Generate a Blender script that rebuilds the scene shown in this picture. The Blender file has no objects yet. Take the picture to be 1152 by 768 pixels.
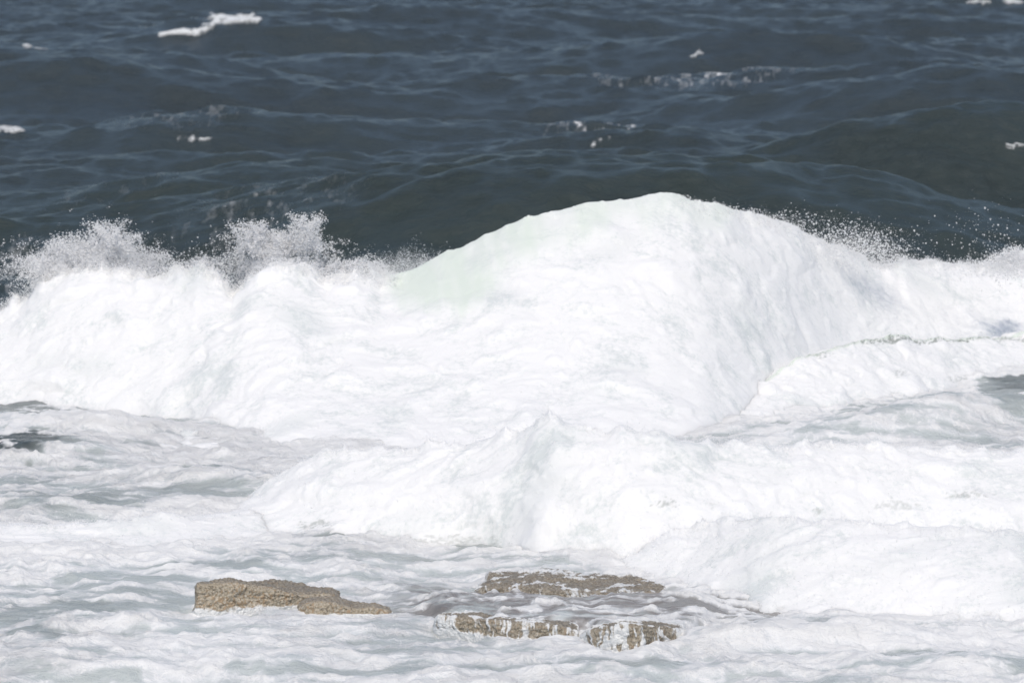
import bpy, math
import numpy as np

# ------------------------------------------------------------------ scene
S = bpy.context.scene
COL = S.collection
PI = math.pi
F32 = np.float32

# camera model (photograph pixel grid 1152 x 768)
FPX, CX, CY, HCAM = 4700.0, 576.0, 384.0, 11.0
PITCH = math.atan(554.0 / 4700.0)
CP, SP = math.cos(PITCH), math.sin(PITCH)

def ray(px, py):
    a = (np.asarray(px, float) - CX) / FPX
    b = (CY - np.asarray(py, float)) / FPX
    return a, CP + b * SP, -SP + b * CP

def on_plane(px, py, z=0.0):
    a, b, c = ray(px, py)
    t = (z - HCAM) / c
    return a * t, b * t

def at_depth(px, py, Y):
    a, b, c = ray(px, py)
    t = Y / b
    return a * t, HCAM + c * t

def project(x, y, z):
    d = y * CP - (z - HCAM) * SP
    u = y * SP + (z - HCAM) * CP
    return CX + FPX * x / d, CY - FPX * u / d

# ------------------------------------------------------------------ noise
def _hash(*ii):
    h = np.zeros(ii[0].shape, np.uint32)
    for k, i in enumerate(ii):
        h = (h ^ (i.astype(np.uint32) * np.uint32((0x9E3779B1, 0x85EBCA77, 0xC2B2AE3D, 0x27D4EB2F)[k])))
        h = (h ^ (h >> np.uint32(15))) * np.uint32(0x2C1B3C6D)
        h = (h ^ (h >> np.uint32(12))) * np.uint32(0x297A2D39)
        h = h ^ (h >> np.uint32(15))
    return h

def per2(x, y, seed=0):
    x = np.asarray(x, F32); y = np.asarray(y, F32)
    xi = np.floor(x); yi = np.floor(y)
    fx = x - xi; fy = y - yi
    xi = xi.astype(np.int32); yi = yi.astype(np.int32)
    u = fx*fx*fx*(fx*(fx*6-15)+10); v = fy*fy*fy*(fy*(fy*6-15)+10)
    sd = np.full(x.shape, seed, np.int32)
    def g(ix, iy, dx, dy):
        a = _hash(ix, iy, sd).astype(F32) * F32(2*PI/4294967296.0)
        return np.cos(a)*dx + np.sin(a)*dy
    n00 = g(xi, yi, fx, fy); n10 = g(xi+1, yi, fx-1, fy)
    n01 = g(xi, yi+1, fx, fy-1); n11 = g(xi+1, yi+1, fx-1, fy-1)
    a = n00 + u*(n10-n00); b = n01 + u*(n11-n01)
    return (a + v*(b-a)) * F32(1.41)

def per3(x, y, z, seed=0):
    x = np.asarray(x, F32); y = np.asarray(y, F32); z = np.asarray(z, F32)
    xi = np.floor(x); yi = np.floor(y); zi = np.floor(z)
    fx = x-xi; fy = y-yi; fz = z-zi
    xi = xi.astype(np.int32)+seed*131; yi = yi.astype(np.int32); zi = zi.astype(np.int32)
    u = fx*fx*(3-2*fx); v = fy*fy*(3-2*fy); w = fz*fz*(3-2*fz)
    def g(a, b, c):
        h = _hash(xi+a, yi+b, zi+c)
        gx = (h & np.uint32(1023)).astype(F32)/511.5-1
        gy = ((h >> np.uint32(10)) & np.uint32(1023)).astype(F32)/511.5-1
        gz = ((h >> np.uint32(20)) & np.uint32(1023)).astype(F32)/511.5-1
        return gx*(fx-a)+gy*(fy-b)+gz*(fz-c)
    def lx(b, c):
        p = g(0, b, c); return p + u*(g(1, b, c)-p)
    def ly(c):
        p = lx(0, c); return p + v*(lx(1, c)-p)
    p = ly(0)
    return p + w*(ly(1)-p)

def fbm2(x, y, o, seed, gain=.5):
    r = 0; a = 1.0
    for k in range(o):
        r = r + a*per2(x*2**k, y*2**k, seed+k*7); a *= gain
    return r

def sm(a, b, x):
    t = np.clip((x-a)/(b-a), 0, 1)
    return t*t*(3-2*t)

def blur(v, n):
    k = np.hanning(n); k /= k.sum()
    return np.convolve(np.pad(v, n//2, mode='edge'), k, 'valid')[:len(v)]

# ------------------------------------------------------------------ meshes
def finish(me, smooth=True):
    if smooth:
        me.polygons.foreach_set('use_smooth', np.ones(len(me.polygons), bool))
    me.update(); me.validate()

def grid_mesh(name, P, attrs=None, flip=False):
    """P: (rows, cols, 3) -> quad sheet"""
    r, c = P.shape[:2]
    idx = np.arange(r*c, dtype=np.int32).reshape(r, c)
    q = np.stack([idx[:-1, :-1], idx[:-1, 1:], idx[1:, 1:], idx[1:, :-1]], -1).reshape(-1, 4)
    if flip: q = q[:, ::-1]
    me = bpy.data.meshes.new(name)
    me.vertices.add(r*c); me.vertices.foreach_set('co', P.astype(F32).ravel())
    me.loops.add(q.size); me.loops.foreach_set('vertex_index', np.ascontiguousarray(q).ravel())
    me.polygons.add(len(q)); me.polygons.foreach_set('loop_start', np.arange(len(q), dtype=np.int32)*4)
    for k, v in (attrs or {}).items():
        a = me.attributes.new(k, 'FLOAT', 'POINT'); a.data.foreach_set('value', np.asarray(v, F32).ravel())
    finish(me)
    return me

OCT_V = np.array([(1,0,0),(-1,0,0),(0,1,0),(0,-1,0),(0,0,1),(0,0,-1)], F32)
OCT_F = np.array([(0,2,4),(2,1,4),(1,3,4),(3,0,4),(2,0,5),(1,2,5),(3,1,5),(0,3,5)], np.int32)

def drops_mesh(name, pts, rad, rng, stretch=None):
    n = len(pts)
    # random rotation of each drop, irregular radii
    q = rng.normal(size=(n, 4)); q /= np.linalg.norm(q, axis=1)[:, None]
    w, x, y, z = q.T
    R = np.stack([1-2*(y*y+z*z), 2*(x*y-z*w), 2*(x*z+y*w), 2*(x*y+z*w), 1-2*(x*x+z*z), 2*(y*z-x*w),
                  2*(x*z-y*w), 2*(y*z+x*w), 1-2*(x*x+y*y)], -1).reshape(n, 3, 3)
    v = OCT_V[None]*rng.uniform(.6, 1.4, (n, 6, 1))*np.asarray(rad)[:, None, None]
    v = np.einsum('nij,nkj->nki', R, v)
    if stretch is not None:
        v = v*stretch[:, None, :]
    v = (v + pts[:, None, :]).reshape(-1, 3)
    f = (OCT_F[None]+(np.arange(n, dtype=np.int32)*6)[:, None, None]).reshape(-1, 3)
    me = bpy.data.meshes.new(name)
    me.vertices.add(len(v)); me.vertices.foreach_set('co', v.astype(F32).ravel())
    me.loops.add(f.size); me.loops.foreach_set('vertex_index', f.ravel())
    me.polygons.add(len(f)); me.polygons.foreach_set('loop_start', np.arange(len(f), dtype=np.int32)*3)
    finish(me)
    return me

def obj(name, me, mat, parent=None):
    o = bpy.data.objects.new(name, me); COL.objects.link(o)
    if mat: me.materials.append(mat)
    if parent: o.parent = parent
    return o

def thing(name, label, cat, group=None, loc=(0, 0, 0)):
    o = bpy.data.objects.new(name, None); COL.objects.link(o)
    o.empty_display_size = .3
    o['label'] = label; o['category'] = cat
    if group: o['group'] = group
    return o

def tag(o, label, cat, group=None):
    o['label'] = label; o['category'] = cat
    if group: o['group'] = group
    return o

# ------------------------------------------------------------------ materials
def mat_new(name):
    m = bpy.data.materials.new(name); m.use_nodes = True
    nt = m.node_tree; nt.nodes.clear()
    out = nt.nodes.new('ShaderNodeOutputMaterial')
    b = nt.nodes.new('ShaderNodeBsdfPrincipled')
    nt.links.new(b.outputs[0], out.inputs['Surface'])
    return m, nt, b

def N(nt, t, **kw):
    n = nt.nodes.new(t)
    for k, v in kw.items():
        if k.startswith('i_'):
            n.inputs[k[2:].replace('_', ' ')].default_value = v
        else: setattr(n, k, v)
    return n

def coords(nt, scale):
    tc = N(nt, 'ShaderNodeTexCoord'); mp = N(nt, 'ShaderNodeMapping')
    mp.inputs['Scale'].default_value = scale
    nt.links.new(tc.outputs['Object'], mp.inputs['Vector'])
    return mp.outputs[0]

def noise(nt, vec, scale, detail=4, rough=.55, dist=0):
    n = N(nt, 'ShaderNodeTexNoise')
    n.inputs['Scale'].default_value = scale; n.inputs['Detail'].default_value = detail
    n.inputs['Roughness'].default_value = rough; n.inputs['Distortion'].default_value = dist
    nt.links.new(vec, n.inputs['Vector'])
    return n.outputs['Fac']

def math_n(nt, op, a, b=None, c=None, clamp=False):
    n = N(nt, 'ShaderNodeMath', operation=op, use_clamp=clamp)
    for i, v in enumerate((a, b, c)):
        if v is None: continue
        if isinstance(v, (int, float)): n.inputs[i].default_value = v
        else: nt.links.new(v, n.inputs[i])
    return n.outputs[0]

def mixc(nt, f, a, b):
    n = N(nt, 'ShaderNodeMix', data_type='RGBA')
    for i, v in ((0, f), (6, a), (7, b)):
        if isinstance(v, tuple): n.inputs[i].default_value = v + (1,)
        elif isinstance(v, (int, float)): n.inputs[i].default_value = v
        else: nt.links.new(v, n.inputs[i])
    return n.outputs[2]

def attr(nt, name):
    return N(nt, 'ShaderNodeAttribute', attribute_name=name).outputs['Fac']

def mapr(nt, v, a, b, c=0., d=1.):
    n = N(nt, 'ShaderNodeMapRange', interpolation_type='SMOOTHSTEP')
    n.inputs[1].default_value = a; n.inputs[2].default_value = b
    n.inputs[3].default_value = c; n.inputs[4].default_value = d
    nt.links.new(v, n.inputs[0])
    return n.outputs[0]

FOAM = (.905, .905, .89)
FOAM_THIN = (.84, .85, .855)
GREEN = (.62, .72, .64)

def make_water():
    m, nt, b = mat_new('sea_water')
    vec = coords(nt, (1, 1, 1))
    vl = coords(nt, (1, .55, 1))
    foam, turb, brown = attr(nt, 'foam'), attr(nt, 'turbid'), attr(nt, 'brown')
    n1 = noise(nt, vl, 7, 5, .65, .6)
    n2 = noise(nt, vl, 26, 3, .6)
    # foam nets: thin white threads round cells of clearer water
    wv = N(nt, 'ShaderNodeVectorMath', operation='ADD')
    nn = N(nt, 'ShaderNodeTexNoise'); nn.inputs['Scale'].default_value = 1.6; nn.inputs['Detail'].default_value = 4
    nt.links.new(vl, nn.inputs['Vector'])
    nt.links.new(nn.outputs['Color'], wv.inputs[0]); nt.links.new(vl, wv.inputs[1])
    vo = N(nt, 'ShaderNodeTexVoronoi', feature='DISTANCE_TO_EDGE'); vo.inputs['Scale'].default_value = 2.6
    nt.links.new(wv.outputs[0], vo.inputs['Vector'])
    net = math_n(nt, 'MULTIPLY', mapr(nt, vo.outputs['Distance'], .09, .0), mapr(nt, n1, .38, .6))
    d0 = math_n(nt, 'MULTIPLY', math_n(nt, 'MULTIPLY', net, .42), mapr(nt, foam, .18, .45))
    d = math_n(nt, 'ADD', math_n(nt, 'MULTIPLY', math_n(nt, 'SUBTRACT', n1, .5), .5),
               math_n(nt, 'MULTIPLY', math_n(nt, 'SUBTRACT', n2, .5), .22))
    d = math_n(nt, 'ADD', d, d0)
    # the rubble only breaks the edge of foam, never makes foam on clear water
    gate = mapr(nt, foam, 0.02, .25)
    fm = math_n(nt, 'ADD', foam, math_n(nt, 'MULTIPLY', d, gate))
    mask = mapr(nt, fm, .10, .90)
    deep = mixc(nt, noise(nt, vec, .06, 2), (.049, .064, .073), (.052, .067, .070))
    deep = mixc(nt, attr(nt, 'shoal'), deep, (.044, .059, .056))
    wc = mixc(nt, turb, deep, (.60, .645, .63))
    wc = mixc(nt, brown, wc, (.30, .28, .265))
    fcol = mixc(nt, mapr(nt, fm, .5, 1.15), FOAM_THIN, FOAM)
    nt.links.new(mixc(nt, mask, wc, fcol), b.inputs['Base Color'])
    rough = math_n(nt, 'MULTIPLY_ADD', mask, .5, .27)
    nt.links.new(rough, b.inputs['Roughness'])
    b.inputs['IOR'].default_value = 1.33
    nt.links.new(math_n(nt, 'MULTIPLY_ADD', mask, -.2, .38), b.inputs['Specular IOR Level'])
    bn1 = noise(nt, coords(nt, (.7, 1.0, 1)), 2.3, 7, .72, .5)
    bp = N(nt, 'ShaderNodeBump'); bp.inputs['Distance'].default_value = .18
    nt.links.new(mapr(nt, noise(nt, coords(nt, (.6, .35, 1)), .16, 4, .6, .6), .36, .62, .5, 1.0), bp.inputs['Strength'])
    nt.links.new(bn1, bp.inputs['Height'])
    bp2 = N(nt, 'ShaderNodeBump'); bp2.inputs['Distance'].default_value = .05
    nt.links.new(math_n(nt, 'MULTIPLY', mask, .4), bp2.inputs['Strength'])
    nt.links.new(math_n(nt, 'ADD', n1, math_n(nt, 'MULTIPLY', n2, .5)), bp2.inputs['Height'])
    nt.links.new(bp.outputs[0], bp2.inputs['Normal'])
    nt.links.new(bp2.outputs[0], b.inputs['Normal'])
    return m

def make_foam(name, green=False, hi=FOAM):
    m, nt, b = mat_new(name)
    vec = coords(nt, (1, 1, .7))
    n1 = noise(nt, vec, 1.1, 5, .6, .5)
    n2 = noise(nt, vec, 11, 4, .65, .3)
    v = math_n(nt, 'ADD', math_n(nt, 'MULTIPLY', n1, .6), math_n(nt, 'MULTIPLY', n2, .4))
    thin = attr(nt, 'thin')
    k = math_n(nt, 'SUBTRACT', mapr(nt, v, .32, .52), thin, clamp=True)
    c = mixc(nt, k, (.70, .735, .725) if not green else (.76, .82, .77), hi)
    c = mixc(nt, attr(nt, 'green'), c, (.74, .805, .725))
    # clear green water showing through torn holes in the foam
    c = mixc(nt, attr(nt, 'hole'), c, (.25, .28, .25))
    nt.links.new(c, b.inputs['Base Color'])
    # thinning edges: the foam breaks into shreds before it ends
    al = math_n(nt, 'ADD', attr(nt, 'cover'), math_n(nt, 'MULTIPLY', math_n(nt, 'SUBTRACT', n2, .5), .9))
    nt.links.new(mapr(nt, al, .2, .8), b.inputs['Alpha'])
    b.inputs['Roughness'].default_value = .75
    b.inputs['Specular IOR Level'].default_value = .15
    b.inputs['Subsurface Weight'].default_value = .75
    b.inputs['Subsurface Radius'].default_value = (1, 1, 1)
    b.inputs['Subsurface Scale'].default_value = .2
    bp = N(nt, 'ShaderNodeBump'); bp.inputs['Strength'].default_value = .2; bp.inputs['Distance'].default_value = .025
    nt.links.new(math_n(nt, 'ADD', n2, noise(nt, vec, 40, 2, .6)), bp.inputs['Height'])
    nt.links.new(bp.outputs[0], b.inputs['Normal'])
    return m

def make_drops():
    m = bpy.data.materials.new('spray_water'); m.use_nodes = True
    nt = m.node_tree; nt.nodes.clear()
    out = nt.nodes.new('ShaderNodeOutputMaterial')
    d = nt.nodes.new('ShaderNodeBsdfDiffuse'); t = nt.nodes.new('ShaderNodeBsdfTranslucent'); mx = nt.nodes.new('ShaderNodeMixShader')
    for b in (d, t): b.inputs['Color'].default_value = (.97, .97, .97, 1)
    mx.inputs[0].default_value = .06
    nt.links.new(d.outputs[0], mx.inputs[1]); nt.links.new(t.outputs[0], mx.inputs[2]); nt.links.new(mx.outputs[0], out.inputs['Surface'])
    return m

def make_rock():
    m, nt, b = mat_new('barnacled_rock')
    vec = coords(nt, (1, 1, 1))
    wet, foam = attr(nt, 'wet'), attr(nt, 'foam')
    n1 = noise(nt, vec, 3.5, 5, .6, .3)
    n2 = noise(nt, vec, 30, 4, .7)
    vo = N(nt, 'ShaderNodeTexVoronoi'); vo.inputs['Scale'].default_value = 24
    nt.links.new(vec, vo.inputs['Vector'])
    dry = mixc(nt, mapr(nt, n1, .35, .65), (.40, .34, .25), (.52, .455, .355))
    dry = mixc(nt, mapr(nt, n2, .52, .66), dry, (.63, .58, .49))
    dry = mixc(nt, mapr(nt, n2, .48, .36), dry, (.19, .165, .125))
    dry = mixc(nt, mapr(nt, math_n(nt, 'MULTIPLY', n1, vo.outputs['Distance']), .30, .42), dry, (.40, .30, .20))
    wetc = mixc(nt, mapr(nt, n2, .4, .62), (.19, .165, .13), (.36, .325, .265))
    c = mixc(nt, wet, dry, wetc)
    fm = math_n(nt, 'ADD', foam, math_n(nt, 'MULTIPLY', math_n(nt, 'SUBTRACT', n2, .5), .8))
    mask = math_n(nt, 'MULTIPLY', mapr(nt, fm, .3, .8), mapr(nt, foam, .03, .25))
    nt.links.new(mixc(nt, mask, c, (.84, .85, .84)), b.inputs['Base Color'])
    nt.links.new(math_n(nt, 'MULTIPLY_ADD', wet, -.55, .85), b.inputs['Roughness'])
    bp = N(nt, 'ShaderNodeBump'); bp.inputs['Strength'].default_value = .9; bp.inputs['Distance'].default_value = .025
    nt.links.new(math_n(nt, 'ADD', n2, math_n(nt, 'MULTIPLY', vo.outputs['Distance'], .7)), bp.inputs['Height'])
    nt.links.new(bp.outputs[0], b.inputs['Normal'])
    return m

M_WATER, M_FOAM = make_water(), make_foam('white_foam')
M_LIP = make_foam('green_white_lip', True, (.86, .895, .865))
M_DROP, M_ROCK = make_drops(), make_rock()

# ------------------------------------------------------------------ water sheet
# rows: distance; columns: dense in the seen fan, coarser far outside
def rows_y():
    y = [30.0]
    while y[-1] < 52: y.append(y[-1]+.25)
    while y[-1] < 330:
        v = y[-1]; y.append(v + min(max(.6*v*v/(HCAM*4178), .055), .55))
    while y[-1] < 9000: y.append(y[-1]*1.02+.2)
    return np.array(y)
YR = rows_y()
core = np.linspace(-.165, .165, 1000)
ext = .165*1.07**np.arange(1, 62)
TC = np.concatenate([-ext[::-1], core, ext])
YY, TT = np.meshgrid(YR, TC, indexing='ij')
XX = TT*YY
XX = XX.astype(F32); YY = YY.astype(F32)

rng = np.random.RandomState(11)
# open-sea chop: a sum of trochoidal waves
env = sm(90, 112, YY)*(1-.0*YY)
ZZ = np.zeros_like(XX); DX = np.zeros_like(XX); DY = np.zeros_like(XX)
near = YY < 420
rows_n = int((YR < 420).sum())
xn, yn = XX[:rows_n], YY[:rows_n]
nw = 110
gust = 1 + .35*fbm2(xn*.03, yn*.02, 2, 5)
for i in range(nw):
    lam = .8*(34/.8)**(i/(nw-1.0))*rng.uniform(.9, 1.1)
    k = 2*PI/lam
    steep = .044 - .018*sm(2.5, 5, lam) + .008*sm(9, 14, lam) - .02*sm(14, 34, lam)
    A = steep/k
    th = rng.normal()*(.42 if lam > 8 else .55) + .06
    kx, ky = math.sin(th)*k, -math.cos(th)*k
    ph = kx*xn + ky*yn + rng.uniform(0, 2*PI)
    s, c = np.sin(ph), np.cos(ph)
    g = gust if lam < 9 else 1
    ZZ[:rows_n] += A*c*g; DX[:rows_n] -= .25*A*math.sin(th)*s; DY[:rows_n] += .25*A*math.cos(th)*s
fz = fbm2(xn*.45, yn*.30, 4, 8, .6); ZZ[:rows_n] += .10*fz
ZZ *= env; DX *= env; DY *= env

def ridge(px, py, A, L, wf, wb, tilt=0., bow=0.):
    """a single swell: crest seen at pixel (px, py), height A, crest half length L"""
    global ZZ
    x0, y0 = on_plane(px, py, A)
    dx = XX-x0; dy = YY-y0-tilt*dx-bow*dx*dx + .8*per2(XX*.12+px, YY*.05, 3)
    ZZ += A*np.exp(-(dx/L)**2)*np.where(dy < 0, np.exp(-(dy/wf)**2), np.exp(-(dy/wb)**2))

# swells seen behind the breaker
ridge(560, 196, 2.4, 9, 5.5, 8, .05)
ridge(330, 182, 1.6, 7, 5, 8, -.15)
ridge(985, 212, 2.0, 7, 4.5, 7, .0)
ridge(1120, 160, 2.0, 9, 5, 8, .1)
ridge(700, 165, .8, 6, 3.5, 7, 0)
ridge(60, 68, 2.0, 9, 7, 12, .2)
ridge(1130, 78, 2.2, 13, 9, 14, -.2)
ridge(850, 42, 1.7, 12, 8, 12, .1)
ridge(230, 150, .7, 6, 5, 8, .1)
ridge(520, 20, 1.2, 14, 8, 14, .1)
ridge(300, 30, 1.1, 9, 6, 10, .1)
ridge(90, 62, .8, 5, 4, 8, .0)

# surf zone: broken water in front of and around the breakers
surf = 1 - sm(86, 104, YY)
n_chop = fbm2(XX*.55+3, YY*.38, 5, 21, .52)
n_fine = fbm2(XX*2.2, YY*1.5, 3, 33, .5)
rid = 1-np.abs(fbm2(XX*.8+.5*n_chop, YY*.5, 3, 41))
ZZ += surf*(.11*n_chop + .015*n_fine + .05*(rid-.6))

def ridge_s(px, py, A, L, wf, wb, tilt=0.):
    ridge(px, py, A, L, wf, wb, tilt)
# hummocks of the left wash and the water right of the big breaker
ridge(30, 492, .42, 1.6, .7, 1.8, .1)
ridge(250, 530, .38, 2.2, .9, 1.6, -.55)
ridge(90, 556, .30, 2.2, .8, 1.6, .1)
ridge(1100, 452, .45, 2.6, .9, 2.0, .55)
ridge(1000, 475, .25, 2.4, .9, 1.8, .3)
ridge(90, 470, .35, 2.6, .9, 1.8, .05)
# foreground foam ridges
ridge(900, 702, .30, 1.7, .35, 1.0, .1)
ridge(730, 750, .16, 1.8, .4, .6, .2)
ridge(1100, 735, .20, 1.6, .5, .9, .0)
ridge(330, 700, .13, 1.5, .4, .8, .1)
ridge(140, 690, .15, 1.4, .5, 1.0, -.1)
ridge(250, 742, .16, 1.8, .5, .9, .05)
ridge(60, 738, .2, 1.0, .5, .9, -.2)
ridge(960, 762, .2, 2.0, .5, .9, .1)

PX0, PY0 = project(XX, YY, np.zeros_like(XX))      # where each point of still water lies, for placing the foam fields

def interp(pts, x):
    p = np.array(pts, float); return np.interp(x, p[:, 0], p[:, 1])

# raised water pouring over the rock shelf
def bump_world(px, py, rx, ry, e=2.0):
    x0, y0 = on_plane(px, py, 0.)
    return np.exp(-(np.abs((XX-x0)/rx)**e + np.abs((YY-y0)/ry)**e))
shelf = np.zeros_like(XX)
fr_x = np.array([470, 495, 560, 640, 660, 700, 760, 800, 900]); fr_y = np.array([692, 699, 712, 716, 716, 732, 722, 706, 700])
xf, yf = on_plane(fr_x, fr_y, 0.)
yfront = np.interp(XX, xf, yf) + .05*per2(XX*3, YY*0, 9)
inx = sm(xf[0]-.1, xf[1]+.1, XX)*(1-sm(xf[6]-.2, xf[8], XX))
inx2 = sm(xf[0]-1.2, xf[1]+.1, XX)*(1-sm(xf[6]-.2, xf[8], XX))
yback = on_plane(600, 676, 0)[1]
shelf = inx*sm(.12, .5, YY-yfront)*(1-sm(yback-.5, yback+.6, YY))
ZZ += .16*shelf
ZZ = np.where((shelf > .01) & (YY < yback+1), ZZ-.05*inx*surf*0, ZZ)

# the smaller rollers: foot line and crest line as seen, depth from foot to crest in metres
ROLLERS = [
 dict(label='broad foam roller breaking between the big wave and the rocks, ragged peak at its middle',
      base=[(150, 604), (230, 600), (330, 598), (400, 606), (480, 611), (550, 616), (620, 628), (700, 634), (760, 632), (900, 622), (1050, 612), (1280, 602)],
      crest=[(150, 603), (200, 596), (240, 580), (280, 556), (310, 535), (330, 522), (360, 510), (420, 504), (470, 503), (500, 499), (540, 496), (560, 487), (590, 484), (603, 473), (625, 468), (643, 477), (680, 481), (700, 479), (720, 490), (745, 483), (770, 491), (800, 498), (850, 501), (950, 499), (1050, 504), (1280, 506)],
      run=2.6, amp=.15, seed=31, count=8000, spike=.16, nshape=1.4,
      spots=[(355, 588, 22, 6, .7), (750, 566, 14, 6, .7), (800, 566, 10, 5, .3), (1010, 566, 30, 7, .4), (1090, 556, 26, 6, .6), (920, 574, 6, 5, .6), (500, 607, 60, 7, .5)]),
 dict(label='spray covered foam roller sweeping down to the right of the rocks',
      base=[(640, 636), (690, 642), (720, 648), (780, 662), (850, 682), (920, 694), (1000, 702), (1100, 708), (1280, 712)],
      crest=[(640, 635), (690, 632), (720, 618), (760, 598), (820, 583), (900, 582), (960, 586), (1020, 590), (1080, 596), (1280, 600)],
      run=[(640, .2), (690, .7), (800, 2.4), (1280, 3.4)], amp=.12, seed=41, count=14000, spike=.12, nshape=1.25, rr=(.003, .011), lift=.03),
 dict(label='low foam roller trailing off to the left edge, behind the square rock slab',
      base=[(-150, 622), (0, 622), (60, 626), (140, 624), (220, 618), (300, 608), (360, 606), (460, 608)],
      crest=[(-150, 588), (0, 590), (60, 592), (140, 588), (220, 581), (290, 576), (360, 588), (460, 607)], run=1.8, amp=.12, seed=51, count=4000, spike=.08, nshape=1.25),
 dict(label='short foam roller on the dark wash at the left, just under the big breaker',
      base=[(0, 503), (50, 505), (100, 509), (170, 512), (240, 512), (300, 510), (370, 506), (440, 503)],
      crest=[(0, 502), (50, 498), (90, 495), (140, 489), (200, 485), (260, 486), (310, 491), (370, 498), (440, 503)], run=2.2, amp=.17, seed=61, count=3000, spike=.06, nshape=1.15),
 dict(label='right hand foam shelf with a pale green crest line under the big breaker',
      base=[(690, 494), (790, 486), (860, 472), (950, 456), (1050, 438), (1110, 428), (1280, 402)],
      crest=[(690, 493), (760, 480), (810, 458), (855, 430), (900, 403), (960, 383), (1010, 378), (1060, 381), (1110, 380), (1152, 375), (1280, 366)],
      run=[(690, 1.2), (860, 2.6), (1280, 2.6)], amp=.15, seed=71, count=5000, crest_green=1.6, spike=.05, nshape=1.2,
      spots=[(1012, 420, 10, 6, .5), (1080, 425, 12, 5, .5), (1010, 382, 80, 4, 1.3), (890, 398, 50, 4, .8), (1120, 380, 50, 3, .9)]),
]
# -- foam fields (0 clear .. 1 thick) --
foam = np.zeros_like(XX); turbid = np.zeros_like(XX); brown = np.zeros_like(XX)
edge = 86 + 2.0*per2(XX*.3, YY*.1, 77)
zone = 1-sm(88, 97, YY+1.5*per2(XX*.25, YY*.2, 78))
warp = .9*per2(XX*.35, YY*.3, 51)
f1 = fbm2(XX*.42+warp, YY*.62+.5*warp, 5, 61, .58)          # big patches
f2 = 1-np.abs(fbm2(XX*.9+warp*1.5, YY*1.3, 4, 71, .55))*1.9    # lace
f3 = fbm2(XX*.9, YY*2.4+warp, 4, 91, .6)                  # streaks across
cover = .64 + .45*f1 + .32*(f2-.5) + .55*f3
foam = zone*np.clip(cover, .0, 1.15)
turbid = zone*1.0
shoal = sm(175, 105, YY+12*per2(XX*.08, YY*.03, 79))

def patch(px, py, rx, ry, amt, seedn=0, rough=.6):
    """a patch of water with more or less foam, ragged edge"""
    global foam, turbid
    x0, y0 = on_plane(px, py, 0.)
    d = ((XX-x0)/rx)**2+((YY-y0)/ry)**2
    w = sm(1.25, .25, d+rough*(f1*.9+f3*.7))
    foam = foam + amt*w
    if amt < 0: turbid = turbid*(1+.45*max(amt, -1)*w)
# green-grey clear patches
for a in [(40, 510, 1.0, 1.5, -1.1), (20, 540, 1.0, .5, -.3), (265, 543, 1.0, .9, -.5), (140, 568, 1.9, 1.2, -.45), (60, 575, 1.2, 1.0, -.4), (190, 500, 1.6, .8, -.5),
          (480, 608, 1.7, .8, -.75), (150, 660, 1.8, 1.5, -.35), (230, 636, .9, .7, -.55), (60, 688, 1.2, 1.0, -.5), (40, 715, .8, .5, -.55),
          (380, 625, 1.8, .9, -.3), (560, 628, 1.5, .6, -.35), (1080, 462, 2.4, 1.9, -.6), (960, 478, 1.8, 1.1, -.3), (1140, 440, .8, 2.0, -.8),
          (1020, 742, 1.0, .6, -.55), (700, 752, 1.1, .5, -.45), (1130, 760, .8, .4, -.3), (50, 455, 2.0, 1.6, -.65), (150, 470, 2.2, 1.6, -.45), (1120, 580, 1.2, .6, -.2),
          (880, 712, 1.4, .4, -.5), (420, 735, 1.4, .5, -.25), (470, 758, 1.5, .4, -.3)]:
    patch(*a)
for a in [(320, 700, 1.1, .7, .35), (900, 722, 1.8, .8, .5), (760, 740, 1.5, .6, .4), (120, 730, 1.3, .5, .4), (300, 745, 1.8, .6, .4),
          (600, 745, 1.4, .4, .35), (1130, 725, 1.5, .8, .5), (240, 520, 2.0, .9, .35), (100, 540, 1.6, .6, .35), (1020, 508, 3, .7, .4), (50, 625, 2.5, .8, .4)]:
    patch(*a)
# every roller stands in its own white water
for rr_ in ROLLERS:
    p = np.linspace(rr_['base'][0][0], rr_['base'][-1][0], 300)
    qx, qy = on_plane(p, interp(rr_['base'], p)); yb = np.interp(XX, qx, qy)
    foam += .55*sm(-.9, .3, YY-yb+.5*f1+.35*f3)*sm(3.2, 2.0, YY-yb)*((XX > qx[0]) & (XX < qx[-1]))
dark = sm(1.4, .2, ((XX-on_plane(20, 512)[0])/.8)**2+((YY-on_plane(20, 512)[1])/1.6)**2 + .8*f1)
turbid = turbid*(1-.85*dark)
x0, y0 = on_plane(60, 455); dk2 = sm(1.5, .2, ((XX-x0)/2.2)**2+((YY-y0)/2.0)**2+.8*f3); turbid *= (1-.5*dk2)
x0, y0 = on_plane(1150, 432); dk3 = sm(1.5, .2, ((XX-x0)/.6)**2+((YY-y0)/1.6)**2+.8*f3); turbid *= (1-.6*dk3)
# darker water running over the rocks
br = inx2*sm(-.1, .1, YY-yfront)*(1-sm(yback+.2, yback+2.2, YY+.7*f1))*sm(-.5, .35, f3+.3)
bx0, by0 = on_plane(800, 684)
br = np.maximum(br, .8*sm(1.3, .1, ((XX-bx0)/1.1)**2+((YY-by0)/1.7)**2+.8*f3+.5*f1))
brown = np.clip(br*1.0, 0, 1)
foam -= brown*(.42 - .5*f3 - .4*(f2-.5))
# white water right at the foot of the shelf
foam += .6*inx*sm(.6, .0, np.abs(YY-yfront+.25))
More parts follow.
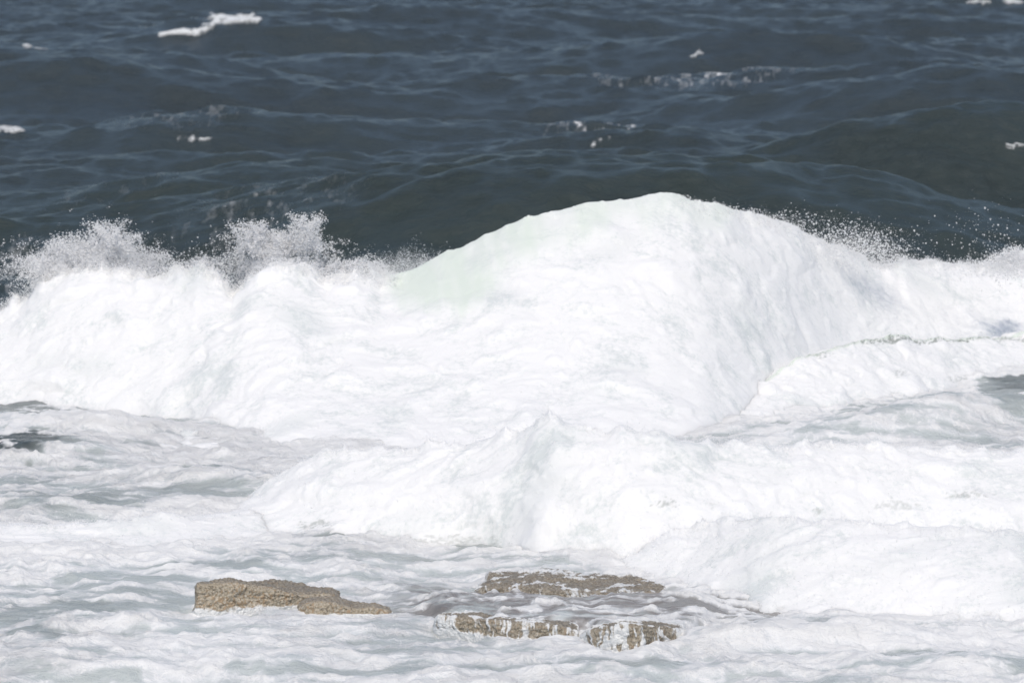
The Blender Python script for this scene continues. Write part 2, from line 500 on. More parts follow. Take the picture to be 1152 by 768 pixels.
# bluish foam residue behind the left plumes, and lace on the open sea
def lace(px, py, rx, ry, amt):
    global foam
    x0, y0 = on_plane(px, py)
    d = ((XX-x0)/rx)**2+((YY-y0)/ry)**2
    l = 1-np.abs(fbm2(XX*1.3+.6*per2(XX*.4,YY*.2,19), YY*.42, 5, 15, .62))*2.4
    foam += amt*sm(1.2, .1, d)*np.clip(l*.8+.5*fbm2(XX*3.0, YY*.5, 3, 16, .6), 0, 1)
lace(825, 104, 4.0, 6, .6); lace(775, 113, 6, 6, .45); lace(250, 34, 7, 14, .4); lace(215, 160, 4, 8, .3); lace(690, 165, 4, 5, .3); lace(300, 225, 7, 8, .16); lace(20, 310, 2.5, 7, .42); lace(60, 330, 2.2, 5, .5); lace(300, 290, 3.5, 6, .30)
lace(675, 160, 2.2, 3, .45); lace(1010, 166, 2.5, 3, .32); lace(110, 245, 3, 4, .2); lace(990, 214, 2.5, 3, .2); lace(1080, 160, 2, 3, .4)
lace(560, 205, 6, 3, .12)
foam = np.clip(foam, 0, 1.2)
# thick foam stands proud of the water
ZZ += surf*.05*sm(.5, 1.1, foam)*(1+.8*n_fine)

# still water drains away from over the rocks
def sink(pts, d):
    global ZZ
    a = np.array(pts, float); x, yf = on_plane(a[:, 0], a[:, 1]); D = a[:, 2]
    yb = np.interp(XX, x, yf); dd = np.interp(XX, x, D)
    ZZ -= d*sm(x[0]+.05, x[0]+.3, XX)*(1-sm(x[-1]-.3, x[-1]-.05, XX))*sm(-.5, -.1, YY-yb)*(1-sm(-.15, .05, YY-yb-dd))
sink([(536, 668, .4), (585, 670, 1.5), (660, 675, 1.5), (752, 672, .8)], .14)
sink([(217, 689, .4), (300, 685, .8), (385, 680, .8)], .12)
sink([(480, 708, .3), (530, 714, .5), (600, 720, .5), (660, 719, .3)], .17)
sink([(645, 722, .3), (690, 735, .7), (780, 720, .4)], .17)
WX, WY, WZ = XX+DX, YY+DY, ZZ
P = np.stack([WX, WY, WZ], -1)
water = obj('water', grid_mesh('water', P, {'foam': foam, 'turbid': turbid, 'brown': brown, 'shoal': shoal}), M_WATER)
water['kind'] = 'structure'

# ------------------------------------------------------------------ lofted breakers
def lofted(base, crest, run, zb=0., nshape=1.5, back=3.0, step=.03, nface=220, nback=60, toe=1., apron=None):
    """front foot and crest line given on the photograph -> real sheet: foot on the water, crest at its own distance"""
    px = np.linspace(min(base[0][0], crest[0][0]), max(base[-1][0], crest[-1][0]), 600)
    bx, by = on_plane(px, blur(interp(base, px), 61), zb)
    rr = blur(interp(run, px), 61) if isinstance(run, list) else np.full(px.shape, run)
    yc = by+rr
    cx, cz = at_depth(px, interp(crest, px), yc)
    X = np.arange(max(bx[0], cx[0]), min(bx[-1], cx[-1]), step)
    YB = np.interp(X, bx, by); TO = toe*(.7*per2(X*.6, X*0+.5, 17)+.3*per2(X*1.7, X*0+.5, 18)); YC = np.interp(X, cx, yc); ZC = np.interp(X, cx, cz)
    t = np.linspace(0, 1, nface)
    th = t*PI/2
    a = 1-np.cos(th)**(2/nshape); b = np.sin(th)**(2/nshape)
    P = np.zeros((nface+nback, len(X), 3))
    P[..., 0] = X
    P[:nface, :, 1] = YB+(YC-YB)*a[:, None]+TO*((1-t)**3)[:, None]; ZS = blur(ZC, 2*int(2.4/step)+1)
    B = np.repeat(b[:, None], len(X), 1)
    if apron is not None:
        # a low tongue of foam runs out in front of the steep part
        m = np.interp(X, cx, blur(interp(apron, px), 41))[None, :]
        B = B*(1-m)+m*(.24*np.sin(np.clip(t/.5, 0, 1)*PI/2)[:, None]**.8+.76*sm(.22, 1.12, t)[:, None]/sm(.22, 1.12, np.array([1.]))[0])
        P[:nface, :, 1] = YB+(YC-YB)*((1-m)*a[:, None]+m*t[:, None])+TO*((1-t)**3)[:, None]
    P[:nface, :, 2] = zb-.12+(ZS-zb+.12)*B+(ZC-ZS)*(b**4)[:, None]
    tb = np.linspace(0, 1, nback+1)[1:]
    P[nface:, :, 1] = YC+back*tb[:, None]
    P[nface:, :, 2] = (ZC+.4)*(np.cos(tb*PI/2)**.8)[:, None]-.4
    T = np.concatenate([t, 1+tb])
    return P, T

def normals(P):
    du = np.gradient(P, axis=1); dv = np.gradient(P, axis=0)
    n = np.cross(du, dv); n /= np.linalg.norm(n, axis=-1, keepdims=True)+1e-9
    return n

def billow(P, seed, sc=(1., 2.6, 6.5, 16.), am=(1., .45, .2, .09), st=(1, 1, 1)):
    x, y, z = (P[..., i]*st[i] for i in range(3))
    # turbulent swirl: the coordinates are pushed about before the clumps are read
    wx = per3(x*.8, y*.8, z*.8, seed+20); wz = per3(x*.8, y*.8, z*.8, seed+21)
    vx = per3(x*2.3, y*2.3, z*2.3, seed+22); vz = per3(x*2.3, y*2.3, z*2.3, seed+23)
    x = x+.9*wx+.3*vx; z = z+.9*wz+.3*vz; y = y+.5*wx*wz
    d = 0
    for k, (s, a) in enumerate(zip(sc, am)):
        q = per3(x*s, y*s, z*s, seed+k)
        d = d + a*(.55*(np.abs(q)*2-.4)+.6*q)
    return d

def foam_body(name, P, T, amp, seed, mat, parent, spike=.0, spike_f=7., hole=None, green=None, st=(1, 1, 1), am=(1., .45, .2, .09), taper=True, toe_fade=.05, top_fade=.3, top_w=.10, ends=.7):
    n = normals(P)
    if (n[len(T)//2, :, 1].mean()) > 0: n = -n
    d = billow(P, seed, st=st, am=am)*amp
    if taper: d = d*(.35+.65*sm(0, .15, T))[:, None]
    Q = P + n*d[..., None]
    if spike is not 0.:
        w = np.exp(-((T-1)/.09)**2)[:, None]
        sp = np.clip(per2(P[..., 0]*spike_f*.6, P[..., 1]*2, seed+50)+.6*per2(P[..., 0]*spike_f*1.7, P[..., 1]*5, seed+51)+.45*per2(P[..., 0]*spike_f*4, P[..., 1]*9, seed+53), 0, 2)**1.4
        sp2 = .5+.8*per2(P[..., 0]*.9, P[..., 1]*0, seed+52)
        spv = np.interp(P[0, :, 0], *spike) if isinstance(spike, tuple) else spike
        Q[..., 2] += np.exp(-((T-1)/.2)**2)[:, None]*spv*(.55*per2(P[..., 0]*1.7, P[..., 1]*.6, seed+54)+.4*per2(P[..., 0]*4.3, P[..., 1]*1.4, seed+55))
        Q[..., 2] += w*sp*np.clip(sp2, .1, 2)*spv
    zero = np.zeros(P.shape[:2])
    at = {'thin': zero, 'green': zero if green is None else green(P, T), 'hole': zero if hole is None else hole(P, T)}
    en = .5*per3(P[..., 0]*1.3, P[..., 1]*1.3, P[..., 2]*1.3, seed+30)+.35*per3(P[..., 0]*4, P[..., 1]*4, P[..., 2]*4, seed+31)
    TT_ = T[:, None]
    at['cover'] = 1.5*sm(.0, toe_fade, TT_+.12*en)*(1-top_fade*sm(1-top_w, 1.02, TT_+.14*en))
    if ends:
        ex = np.minimum(P[..., 0]-P[0, 0, 0], P[0, -1, 0]-P[..., 0])
        at['cover'] = at['cover']*sm(0, ends, ex+.5*en*ends)
    at['thin'] = .5*sm(.1, .5, per3(P[..., 0]*.7, P[..., 1]*.7, P[..., 2]*.7, seed+9))
    o = obj(name, grid_mesh(name, Q, at, flip=False), mat, parent)
    return o, Q, n, at['cover']

def grains(name, Q, n, T, count, rng, parent, r=(.008, .03), lift=.05, cover=None, fringe=9, calm=None):
    """small clots and drops sitting on and flying just off a foam surface"""
    i = rng.randint(0, Q.shape[0], count*2); j = rng.randint(0, Q.shape[1], count*2)
    keep = cover[i, j] > .9
    if calm is not None: keep &= rng.rand(len(i)) > calm[i, j]
    i, j = i[keep][:count], j[keep][:count]
    # and a thicker fringe of fine drops along the crest
    kc = int(np.argmin(np.abs(T-1))); nc = Q.shape[1]*fringe
    i2 = kc+rng.randint(-16, 0, nc); j2 = rng.randint(0, Q.shape[1], nc)
    clump = np.clip(.5+1.2*per2(Q[kc, j2, 0]*1.3, Q[kc, j2, 0]*0, 4)+.8*per2(Q[kc, j2, 0]*5, Q[kc, j2, 0]*0, 5), 0, 2)
    up = rng.exponential(.07, nc)*clump
    k2 = cover[np.minimum(i2, kc-16), j2] > .9
    if calm is not None: k2 &= rng.rand(nc) > calm[kc, j2]*1.1
    i2, j2, up = i2[k2], j2[k2], up[k2]; nc = len(up)
    pt = Q[i, j] + n[i, j]*(np.abs(rng.normal(size=(len(i), 1)))*lift) + rng.normal(size=(len(i), 3))*.02
    p2 = Q[i2, j2] + rng.normal(size=(nc, 3))*.02; p2[:, 2] += up
    pt = np.concatenate([pt, p2]); i = np.concatenate([i, i2])
    rad = r[0]+(r[1]-r[0])*rng.rand(len(i))**3
    return obj(name, drops_mesh(name, pt, rad, rng), M_DROP, parent)

def puff(spots, rng, mul=1.):
    """drops round a few spots: (px, py, spread_x px, spread_y px, depth, depth spread, count)"""
    out = []
    for px, py, sx, sy, Y, sY, c in spots:
        c = int(c*2*mul)
        yy = Y+rng.normal(size=c)*sY
        x, z = at_depth(px+rng.normal(size=c)*sx, py+rng.normal(size=c)*sy, yy)
        out.append(np.stack([x, yy, z], -1))
    return np.concatenate(out)

R = np.random.RandomState(3)

# ---- the big breaker
big_base = [(-120, 452), (0, 452), (100, 462), (200, 470), (300, 498), (400, 505), (600, 505), (720, 500), (780, 492), (840, 470), (900, 445), (960, 422), (1030, 408), (1100, 400), (1280, 388)]
big_crest = [(-120, 352), (0, 347), (25, 336), (50, 308), (75, 302), (100, 299), (130, 298), (150, 302), (180, 303), (205, 299), (225, 297), (245, 307), (265, 322), (285, 300), (300, 296),
             (330, 295), (360, 304), (380, 307), (400, 300), (415, 304), (430, 312), (450, 309), (470, 301), (500, 285), (520, 279), (545, 265), (570, 255), (590, 246), (620, 239), (650, 231), (680, 227), (700, 225), (730, 219), (750, 217), (765, 220), (790, 227), (820, 233), (840, 238),
             (870, 244), (895, 253), (920, 269), (945, 276), (970, 286), (990, 299), (1008, 300), (1015, 293), (1040, 294), (1080, 296), (1110, 299), (1130, 293), (1152, 281), (1280, 290)]
big_run = [(-120, 4.2), (200, 4.6), (320, 7.5), (450, 9.0), (750, 9.2), (840, 7.0), (900, 5.2), (1000, 3.6), (1280, 3.2)]
bw = thing('breaking_wave', 'largest white breaker with high rounded crest, filling the middle of the picture', 'wave')
Pm, Tm = lofted(big_base, big_crest, big_run, nshape=1.35, back=3.5, step=.028, nface=260, nback=50, toe=.6, apron=[(-120, .35), (250, .45), (400, .85), (760, .85), (880, .6), (1000, .3), (1280, .2)])
def lip_mask(P, T):
    px, py = project(P[..., 0], P[..., 1], P[..., 2])
    edge = interp([(400, 310), (430, 325), (470, 350), (520, 350), (560, 325), (600, 292), (650, 268), (700, 256), (760, 252), (830, 250), (880, 240)], px)
    nz = per2(P[..., 0]*1.1, P[..., 2]*.6, 88)+.6*per2(P[..., 0]*3.5, P[..., 2]*1.2, 89)+.3*per2(P[..., 0]*9, P[..., 2]*2.5, 90)
    lo, hi = 26*np.ones_like(px), -10
    m = sm(14, -22, py-edge+16*nz)
    m = np.where((T > 1)[:, None], 1, m)*sm(405, 450, px)*(1-sm(790, 880, px+20*nz))
    return m
Lm = lip_mask(Pm, Tm)
big_spike = (at_depth([-100, 420, 470, 900, 1000, 1150], [340]*6, 87.)[0], [.24, .24, .06, .08, .12, .16])
bpx = project(Pm[..., 0], Pm[..., 1], Pm[..., 2])[0]
ff, Qf, nf, Cf = foam_body('foam_face', Pm, Tm, (.15-.04*sm(640, 760, bpx))*(1-.72*Lm), 5, M_FOAM, bw, am=(1., .42, .17, .08),
    toe_fade=.05, top_w=.10, top_fade=.15+.65*(1-sm(400, 450, bpx)), ends=.1, green=lambda P, T: Lm*(.6+.4*(1-sm(520, 760, bpx)))*np.clip(.85+.5*per2(P[..., 0]*1.3+.4*P[..., 2], P[..., 2]*.6, 95)+.35*per2(P[..., 0]*4+P[..., 2], P[..., 2]*1.3, 96), 0, 1.1), spike=big_spike)
grains('foam_clots', Qf, nf, Tm, 12000, R, bw, r=(.003, .012), lift=.02, cover=Cf*0+1, calm=Lm)
kc = 259
def crest_clots(x0, x1, n, h):
    j0, j1 = np.searchsorted(Pm[0, :, 0], at_depth([x0, x1], [340, 340], 87.)[0])
    j = R.randint(j0, j1, n); x = Qf[kc, j, 0]
    c = np.clip(.35+.9*per2(x*.9, x*0+.5, 61)+.9*per2(x*3.1, x*0+.5, 62)+.6*per2(x*9, x*0+.5, 63), .05, 2)
    i = kc-R.randint(0, 25, n)
    p = Qf[i, j]+R.normal(size=(n, 3))*.05; p[:, 2] += R.exponential(h, n)*c-.03
    k = 1+R.poisson(5, n); p = np.repeat(p, k, axis=0)
    return p+R.normal(size=p.shape)*.022
cl = np.concatenate([crest_clots(-60, 450, 9000, .11), crest_clots(1000, 1200, 3000, .07), crest_clots(760, 1000, 1800, .04)])
obj('spray_clots', drops_mesh('spray_clots', cl, .003+.014*R.rand(len(cl))**7, R), M_DROP, bw)
g2 = puff([(930, 274, 50, 10, 89, .3, 2200), (965, 280, 22, 12, 89.6, .3, 2600), (880, 252, 40, 8, 88, .3, 900), (1000, 290, 14, 8, 90, .3, 900), (1110, 265, 22, 22, 90, .4, 110), (1125, 275, 20, 14, 90, .4, 160)], R)
obj('flying_drops', drops_mesh('flying_drops', g2, .003+.018*R.rand(len(g2))**6, R), M_DROP, bw)

def holes_at(spots):
    def h(P, T):
        px, py = project(P[..., 0], P[..., 1], P[..., 2])
        k = 0
        nz = per2(P[..., 0]*5, P[..., 1]*9+P[..., 2]*9, 5)+.6*per2(P[..., 0]*14, P[..., 1]*16+P[..., 2]*20, 6)
        for x, y, rx, ry, a in spots:
            k = k + .65*a*sm(1.1, .2, ((px-x)/rx)**2+((py-y)/ry)**2+1.3*nz)*sm(-.2, .35, per2(P[..., 0]*16, P[..., 2]*22, 8)+.2)
        return np.clip(k, 0, 1)*(T < 1)[:, None]
    return h

# ---- second roller in front
def roller(label, base, crest, run, amp, seed, count, spike=.08, nshape=1.5, back=1.6, step=.025, nface=130, spots=None, rr=(.003, .012), lift=.04, ends=.6, crest_green=0):
    hole = holes_at(spots) if spots else None
    t = thing('foam_roller', label, 'wave', 'smaller foam rollers in front of the big breaker')
    P, T = lofted(base, crest, run, nshape=nshape, back=back, step=step, nface=nface, nback=40)
    green = (lambda P, T: crest_green*np.exp(-((T-.97)/.06)**2)[:, None]*np.ones(P.shape[:2])) if crest_green else None
    _, Q, n, C = foam_body('foam_face', P, T, amp, seed, M_FOAM, t, spike=spike, hole=hole, ends=ends, green=green)
    if count: grains('foam_clots', Q, n, T, count, R, t, r=rr, lift=lift, cover=C)
    return t, Q, n, T

for kw in ROLLERS: roller(**kw)

# ------------------------------------------------------------------ spray plumes
def plume(label, spots, jets, seed, fine=1., Y=87.0):
    rg = np.random.RandomState(seed)
    t = thing('spray_plume', label, 'spray', 'spray thrown up along the breaker')
    pts = puff([(a, b+7, c, d, e+.8, f, g) for a, b, c, d, e, f, g in spots], rg, .75)
    p2 = puff([(a, b+15, c*1.1, d*.8, e-.1, f*.5, g) for a, b, c, d, e, f, g in spots], rg, .4)
    pts = np.concatenate([pts, p2])
    fil = 1-np.abs(per2(pts[:, 0]*3.2, pts[:, 2]*2.4, seed)+.5*per2(pts[:, 0]*8, pts[:, 2]*6, seed+1))*1.7
    zlo, zhi = np.percentile(pts[:, 2], (25, 97))
    pts = pts[rg.rand(len(pts)) < np.clip(fil+.85-1.6*(pts[:, 2]-zlo)/(zhi-zlo), .06, 1)]
    # drops hang together in clots
    k = 1+rg.poisson(6, len(pts))
    pts = np.repeat(pts, k, axis=0) + rg.normal(size=(k.sum(), 3))*.024
    rad = fine*(.0028+.016*rg.rand(len(pts))**9)
    # jets: strings of clots thrown up on ballistic arcs
    jp, jr = [], []
    for (px, py, qx, qy, k) in jets:
        for j in range(int(k*3.2)):
            n = rg.randint(70, 220)
            s = rg.rand(n)**.8
            ex, ey = qx+rg.normal()*13, qy+abs(rg.normal())*12
            sx = px+rg.normal()*16
            x = sx+(ex-sx)*s; y = py+(ey-py)*(1-(1-s)**1.7)
            yy = Y+.4+rg.normal()*.4+rg.normal(size=n)*.05
            ph = rg.uniform(0, 6, 2)
            wx, wz = at_depth(x+(1+5*s)*np.sin(s*4+ph[0])+rg.normal(size=n)*(.7+1.6*s), y+rg.normal(size=n)*(.7+1.8*s), yy)
            jp.append(np.stack([wx, yy, wz], -1)); jr.append((.004+.024*rg.rand(n)**4)*(1-.3*s))
    if jets:
        jets_me = drops_mesh('water_clots', np.concatenate(jp), np.concatenate(jr), rg)
        obj('water_clots', jets_me, M_DROP, t)
    obj('fine_drops', drops_mesh('fine_drops', pts, rad, rg), M_DROP, t)
    return t

plume('tall ragged burst of spray at the far left above the breaker',
      [(100, 285, 45, 14, 86.6, .5, 2600), (70, 290, 25, 14, 86.6, .5, 900), (130, 275, 25, 18, 86.6, .5, 1100), (125, 255, 14, 14, 86.6, .4, 260), (165, 285, 20, 14, 86.6, .5, 420), (45, 295, 16, 12, 86.6, .4, 300), (90, 265, 30, 14, 86.6, .5, 300)],
      [(95, 295, 70, 268, 9), (128, 290, 122, 248, 14), (60, 300, 38, 288, 8), (140, 290, 140, 262, 9), (110, 290, 96, 262, 8), (85, 295, 72, 272, 6), (160, 295, 175, 282, 4), (225, 296, 234, 288, 4)], 101)
plume('twin pointed burst of spray left of the smooth green crest',
      [(310, 285, 32, 14, 86.4, .5, 2300), (285, 270, 16, 16, 86.4, .4, 700), (335, 262, 16, 14, 86.4, .4, 520), (300, 300, 40, 10, 86.4, .4, 900), (350, 290, 16, 14, 86.4, .4, 500), (265, 270, 14, 14, 86.4, .4, 160)],
      [(300, 285, 282, 248, 12), (340, 285, 345, 240, 14), (325, 285, 328, 255, 8), (312, 285, 308, 262, 7), (355, 285, 354, 262, 5), (285, 290, 274, 262, 5)], 102, Y=86.4)
plume('small hooked burst of spray beside the low end of the smooth crest',
      [(400, 300, 14, 8, 86.0, .4, 700), (380, 300, 14, 8, 86, .4, 350), (420, 302, 9, 6, 86, .3, 260)],
      [(395, 303, 410, 288, 9), (405, 300, 418, 294, 7), (378, 306, 384, 292, 4), (425, 308, 434, 304, 4)], 103, Y=86.0)
plume('thin drifting mist hanging over the dark water left of the smooth crest',
      [(455, 296, 24, 12, 86.5, .8, 2200), (475, 284, 18, 12, 86.5, .8, 1400)], [], 104, fine=.55)
plume('small white splash at the right edge of the breaker',
      [(1140, 286, 14, 8, 89.6, .4, 900), (1100, 292, 30, 4, 89.6, .4, 400)],
      [(1135, 292, 1148, 276, 10), (1118, 296, 1128, 288, 4)], 105, Y=90.)

# ------------------------------------------------------------------ whitecaps on the open sea
PXW, PYW = project(WX, WY, WZ)
def whitecap(label, line, wid, seed=0, thick=.08):
    """line: crest points on the photograph; the cap is a rumpled skin of foam lying over the real water there"""
    line = np.array(line, float)
    m = (PXW > line[:, 0].min()-14) & (PXW < line[:, 0].max()+14) & (PYW > line[:, 1].min()-12) & (PYW < line[:, 1].max()+14) & (YY < 420) & (np.abs(TT) < .16)
    ii, jj = np.where(m)
    i0, i1, j0, j1 = ii.min(), ii.max()+1, jj.min(), jj.max()+1
    X, Y_, Z = WX[i0:i1, j0:j1], WY[i0:i1, j0:j1], WZ[i0:i1, j0:j1]
    qx, qy = PXW[i0:i1, j0:j1], PYW[i0:i1, j0:j1]
    d = np.full(qx.shape, 99.)
    for a, b in zip(line[:-1], line[1:]):
        h = np.clip(((qx-a[0])*(b[0]-a[0])+(qy-a[1])*(b[1]-a[1]))/max(((b-a)**2).sum(), 1e-6), 0, 1)
        d = np.minimum(d, np.hypot((qx-a[0]-h*(b[0]-a[0]))*.45, qy-a[1]-h*(b[1]-a[1])))
    nz = fbm2(X*.75+seed, Y_*.10, 5, 200+seed, .62)
    k = sm(1.15, .1, d/wid+.7*nz)
    Q = np.stack([X, Y_, Z-.10+.12*sm(0, .3, k)+thick*k*(.6+.4*per2(X*.8, Y_*.2, 7+seed))], -1)
    z = np.zeros(k.shape)
    o = obj('whitecap', grid_mesh('whitecap', Q, {'thin': z+.5, 'green': z, 'hole': z, 'cover': (.74 if wid > 4.2 else .60)*k}), M_FOAM)
    tag(o, label, 'whitecap', 'whitecaps on the dark open sea')
whitecap('bright two peaked whitecap, largest on the far dark sea at upper left', [(224, 36), (236, 31), (247, 20), (256, 23), (283, 22)], 6, 1, .16)
whitecap('long low tail of foam just left of the largest whitecap', [(182, 39), (200, 37), (218, 37)], 4.5, 2, .08)
whitecap('small whitecap cut by the left edge of the picture', [(-12, 146), (4, 146), (19, 148)], 4, 3, .12)
whitecap('faint flat whitecap alone on the mid sea at left', [(204, 157), (222, 156), (234, 157)], 3.6, 4, .08)
whitecap('dull small whitecap near the upper left corner', [(28, 53), (52, 56)], 2.2, 5, .06)
whitecap('tiny bright fleck of foam on the dark sea above the big crest', [(779, 64), (786, 60)], 3.5, 6, .1)
whitecap('whitecap streak in the upper right corner', [(1090, 3), (1120, 2), (1150, 3)], 2.6, 7, .1)
whitecap('small whitecap at the right edge on the swell behind the breaker', [(1136, 166), (1150, 163), (1160, 164)], 3, 8, .1)
whitecap('little broken foam crest on the dark swell right above the big crest', [(668, 164), (672, 160), (682, 154), (690, 158)], 3, 9, .08)

# ------------------------------------------------------------------ rocks
def rock(label, st, seed, amp=.05, group=None, wet_top=1., foam_streak=0., zw=0., rough=1., wet_all=0.):
    """st: (px, foot_py, front_top_py, back_top_py, depth m)"""
    st = np.array(st, float)
    px = np.linspace(st[0, 0], st[-1, 0], 400)
    g = [np.interp(px, st[:, 0], st[:, k]) for k in range(1, 5)]
    bx, by = on_plane(px, g[0], zw)
    _, zf = at_depth(px, g[1], by+.06)
    _, zk = at_depth(px, g[2], by+g[3])
    X = np.arange(bx[0], bx[-1], .012)
    YB, ZF, ZK, D = (np.interp(X, bx, a) for a in (by, zf, zk, g[3]))
    # cross sections: under water, up the front, over the top, down the back
    key_s = np.array([0, .10, .22, .42, .47, .52, .9, .94, 1.0])
    ys = np.stack([YB-.02, YB-.01, YB, YB+.03, YB+.05, YB+.09, YB+D, YB+D+.03, YB+D+.05])
    zs = np.stack([0*X-.5, 0*X-.25, 0*X, ZF*.86, ZF*.97, ZF, ZK, ZK*.9-.02, 0*X-.5])
    s = np.concatenate([np.linspace(0, .22, 14)[:-1], np.linspace(.22, .52, 60)[:-1], np.linspace(.52, .9, 60)[:-1], np.linspace(.9, 1, 12)])
    P = np.zeros((len(s), len(X), 3)); P[..., 0] = X
    for j in range(len(X)):
        P[:, j, 1] = np.interp(s, key_s, ys[:, j]); P[:, j, 2] = np.interp(s, key_s, zs[:, j])
    # close the two ends
    e = np.minimum(X-X[0], X[-1]-X); k = (1-np.clip(e/.05, 0, 1))**2
    mid = (YB+D/2)
    P[..., 1] += (mid-P[..., 1])*k*.75
    P[..., 2] = np.where(P[..., 2] > 0, P[..., 2]*(1-.9*k**2), P[..., 2])
    n = normals(P)
    if n[40, len(X)//2, 1] > 0: n = -n
    q = P
    c1 = per3(q[..., 0]*2.2, q[..., 1]*2.2, q[..., 2]*3.5, seed)
    c2 = per3(q[..., 0]*6, q[..., 1]*6, q[..., 2]*9, seed+1)
    c3 = per3(q[..., 0]*17, q[..., 1]*17, q[..., 2]*20, seed+2)
    c4 = per3(q[..., 0]*38, q[..., 1]*38, q[..., 2]*38, seed+3)
    blk = np.round(c1*3)/3
    d = amp*(1.0*c1+.5*blk+.5*c2+.45*c3*rough+.28*c4*rough-1.6*np.clip(.12-np.abs(c2+.3*c3), 0, 1)*(c1 > -.1))
    Sm = np.repeat(s[:, None], len(X), 1)
    wet = wet_top*np.clip(sm(.50, .60, Sm+.07*c2)+.7*sm(.27, .22, Sm+.03*c2), 0, 1)
    wet = np.maximum(wet, wet_all*np.clip(.8+.5*c1+.3*c2, 0, 1))
    fo = np.zeros_like(wet)
    if foam_streak:
        sx = .7*per2(q[..., 0]*4+.3*c2, q[..., 2]*1.5, seed+4)+.6*per2(q[..., 0]*15+.9*c2, q[..., 2]*3, seed+5)+.7*per2(q[..., 0]*34+1.5*c2, q[..., 2]*7, seed+7)+.4*c3
        fo = foam_streak*sm(-.5, .9, sx+.5*per2(q[..., 0]*1.3, q[..., 0]*0, seed+6))*sm(.62, .5, Sm)
        fo += foam_streak*.9*sm(.25, .75, per2(q[..., 0]*2.2, q[..., 1]*4, seed+8)+.6*per2(q[..., 0]*7, q[..., 1]*9, seed+9)+.2)*sm(.5, .55, Sm)
    fo += foam_streak*.7*sm(.82, .93, Sm+.06*c2+.05*c3) + foam_streak*.4*sm(.22, .03, e[None, :]+.12*c2+.08*c3)
    fo += .8*sm(.29, .22, Sm+.05*c2+.03*c3)
    Q = P+n*(d+.025*np.clip(fo, 0, 1))[..., None]
    return tag(obj('rock', grid_mesh('rock', Q, {'wet': wet, 'foam': np.clip(fo, 0, 1)}), M_ROCK), label, 'rock', group)

GR = 'rocks showing through the foam'
rock('tan barnacled rock slab with a steep square left end, largest dry rock',
     [(217, 689, 664, 656, .4), (222, 690, 657, 654, .5), (262, 688, 658, 652, .75), (300, 685, 662, 652, .9), (340, 682, 668, 657, 1.0), (375, 680, 671, 661, 1.0), (385, 679, 676, 667, .8)], 11, .065, GR, wet_top=.75)
rock('low tan lump joined to the right end of the square rock slab',
     [(334, 690, 686, 680, .3), (345, 692, 678, 673, .5), (362, 693, 676, 670, .6), (385, 692, 681, 673, .6), (398, 691, 685, 677, .5), (420, 692, 683, 678, .4), (436, 691, 686, 682, .3), (441, 690, 689, 686, .2)], 21, .045, GR, wet_top=.7, foam_streak=.25)
rock('flat dark wet rock table lying behind the front ledge',
     [(536, 667, 665, 661, .4), (552, 668, 661, 648, 1.3), (585, 670, 661, 641, 1.7), (630, 673, 664, 641, 1.8), (660, 675, 667, 645, 1.7), (690, 675, 668, 646, 1.6), (720, 674, 667, 648, 1.5), (752, 672, 668, 660, .8)], 31, .07, GR, wet_top=.8, foam_streak=.8, zw=.04, wet_all=.8)
rock('front rock ledge with thin white water running down its face',
     [(490, 708, 697, 692, .3), (497, 710, 694, 690, .5), (530, 714, 695, 690, .7), (560, 720, 699, 693, .7), (600, 720, 702, 696, .7), (640, 720, 706, 699, .6), (652, 719, 712, 704, .3)], 41, .05, GR, wet_top=.8, foam_streak=1.0, wet_all=.45)
rock('rounded rock ledge half hidden under a white fall of water, right of the front ledge',
     [(652, 722, 716, 710, .3), (668, 728, 708, 703, .6), (690, 735, 705, 700, .8), (720, 736, 704, 699, .8), (750, 727, 705, 700, .7), (772, 720, 710, 704, .4)], 51, .055, GR, wet_top=.8, foam_streak=1.7, wet_all=.5)
rock('tiny brown rock tip awash between the slab and the flat table',
     [(486, 672, 670, 667, .2), (495, 673, 668, 665, .3), (508, 674, 670, 668, .3), (516, 674, 673, 671, .2)], 61, .02, GR, wet_top=.5, zw=.04)

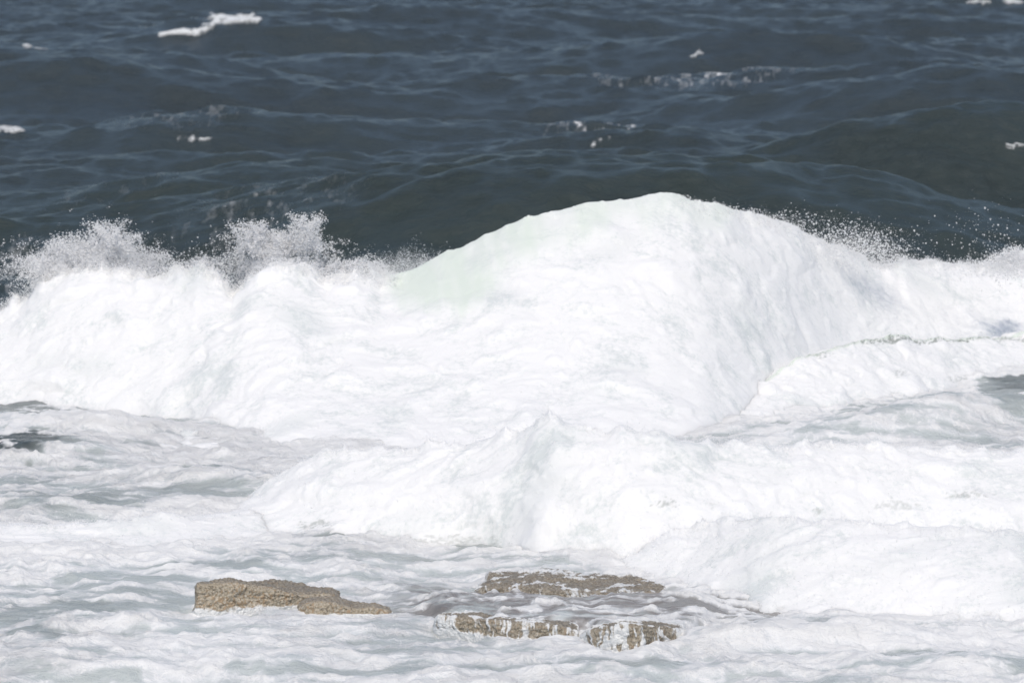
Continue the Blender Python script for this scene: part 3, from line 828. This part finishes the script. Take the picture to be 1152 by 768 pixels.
# ------------------------------------------------------------------ light
SUN_EL, SUN_AZ = math.radians(57), math.radians(183)     # azimuth from +Y, clockwise: behind the camera, to its left
sd = (math.sin(SUN_AZ)*math.cos(SUN_EL), math.cos(SUN_AZ)*math.cos(SUN_EL), math.sin(SUN_EL))
sun = bpy.data.lights.new('sun', 'SUN'); sun.energy = 2.35; sun.angle = math.radians(.5); sun.color = (1, .92, .805)
so = bpy.data.objects.new('sun', sun); COL.objects.link(so)
from mathutils import Vector
so.rotation_euler = Vector(sd).to_track_quat('Z', 'Y').to_euler()
w = bpy.data.worlds.new('World'); S.world = w; w.use_nodes = True
wn = w.node_tree; wn.nodes.clear()
sky = wn.nodes.new('ShaderNodeTexSky'); sky.sky_type = 'NISHITA'; sky.sun_disc = False
sky.sun_elevation = SUN_EL; sky.sun_rotation = SUN_AZ; sky.air_density = 1.0; sky.dust_density = 2.0; sky.ozone_density = 1.0
bg = wn.nodes.new('ShaderNodeBackground'); bg.inputs['Strength'].default_value = .15
wo = wn.nodes.new('ShaderNodeOutputWorld')
wn.links.new(sky.outputs[0], bg.inputs[0]); wn.links.new(bg.outputs[0], wo.inputs[0])

# ------------------------------------------------------------------ camera
cam = bpy.data.cameras.new('camera'); co = bpy.data.objects.new('camera', cam); COL.objects.link(co)
cam.sensor_fit = 'HORIZONTAL'; cam.angle_x = 2*math.atan(576/FPX)
cam.clip_start = 1; cam.clip_end = 20000
cam.dof.use_dof = True; cam.dof.focus_distance = 63; cam.dof.aperture_fstop = 2.0; cam.dof.aperture_blades = 7
co.location = (0, 0, HCAM); co.rotation_euler = (PI/2-PITCH, 0, 0)
S.camera = co

S.view_settings.view_transform = 'Standard'; S.view_settings.look = 'None'
S.view_settings.gamma = 1; S.view_settings.exposure = -0.33; S.view_settings.use_curve_mapping = False
S.cycles.caustics_reflective = False; S.cycles.caustics_refractive = False; S.cycles.sample_clamp_indirect = 3; S.cycles.sample_clamp_direct = 4
S.cycles.max_bounces = 12; S.cycles.diffuse_bounces = 8; S.cycles.transparent_max_bounces = 16
S.cycles.use_denoising = True
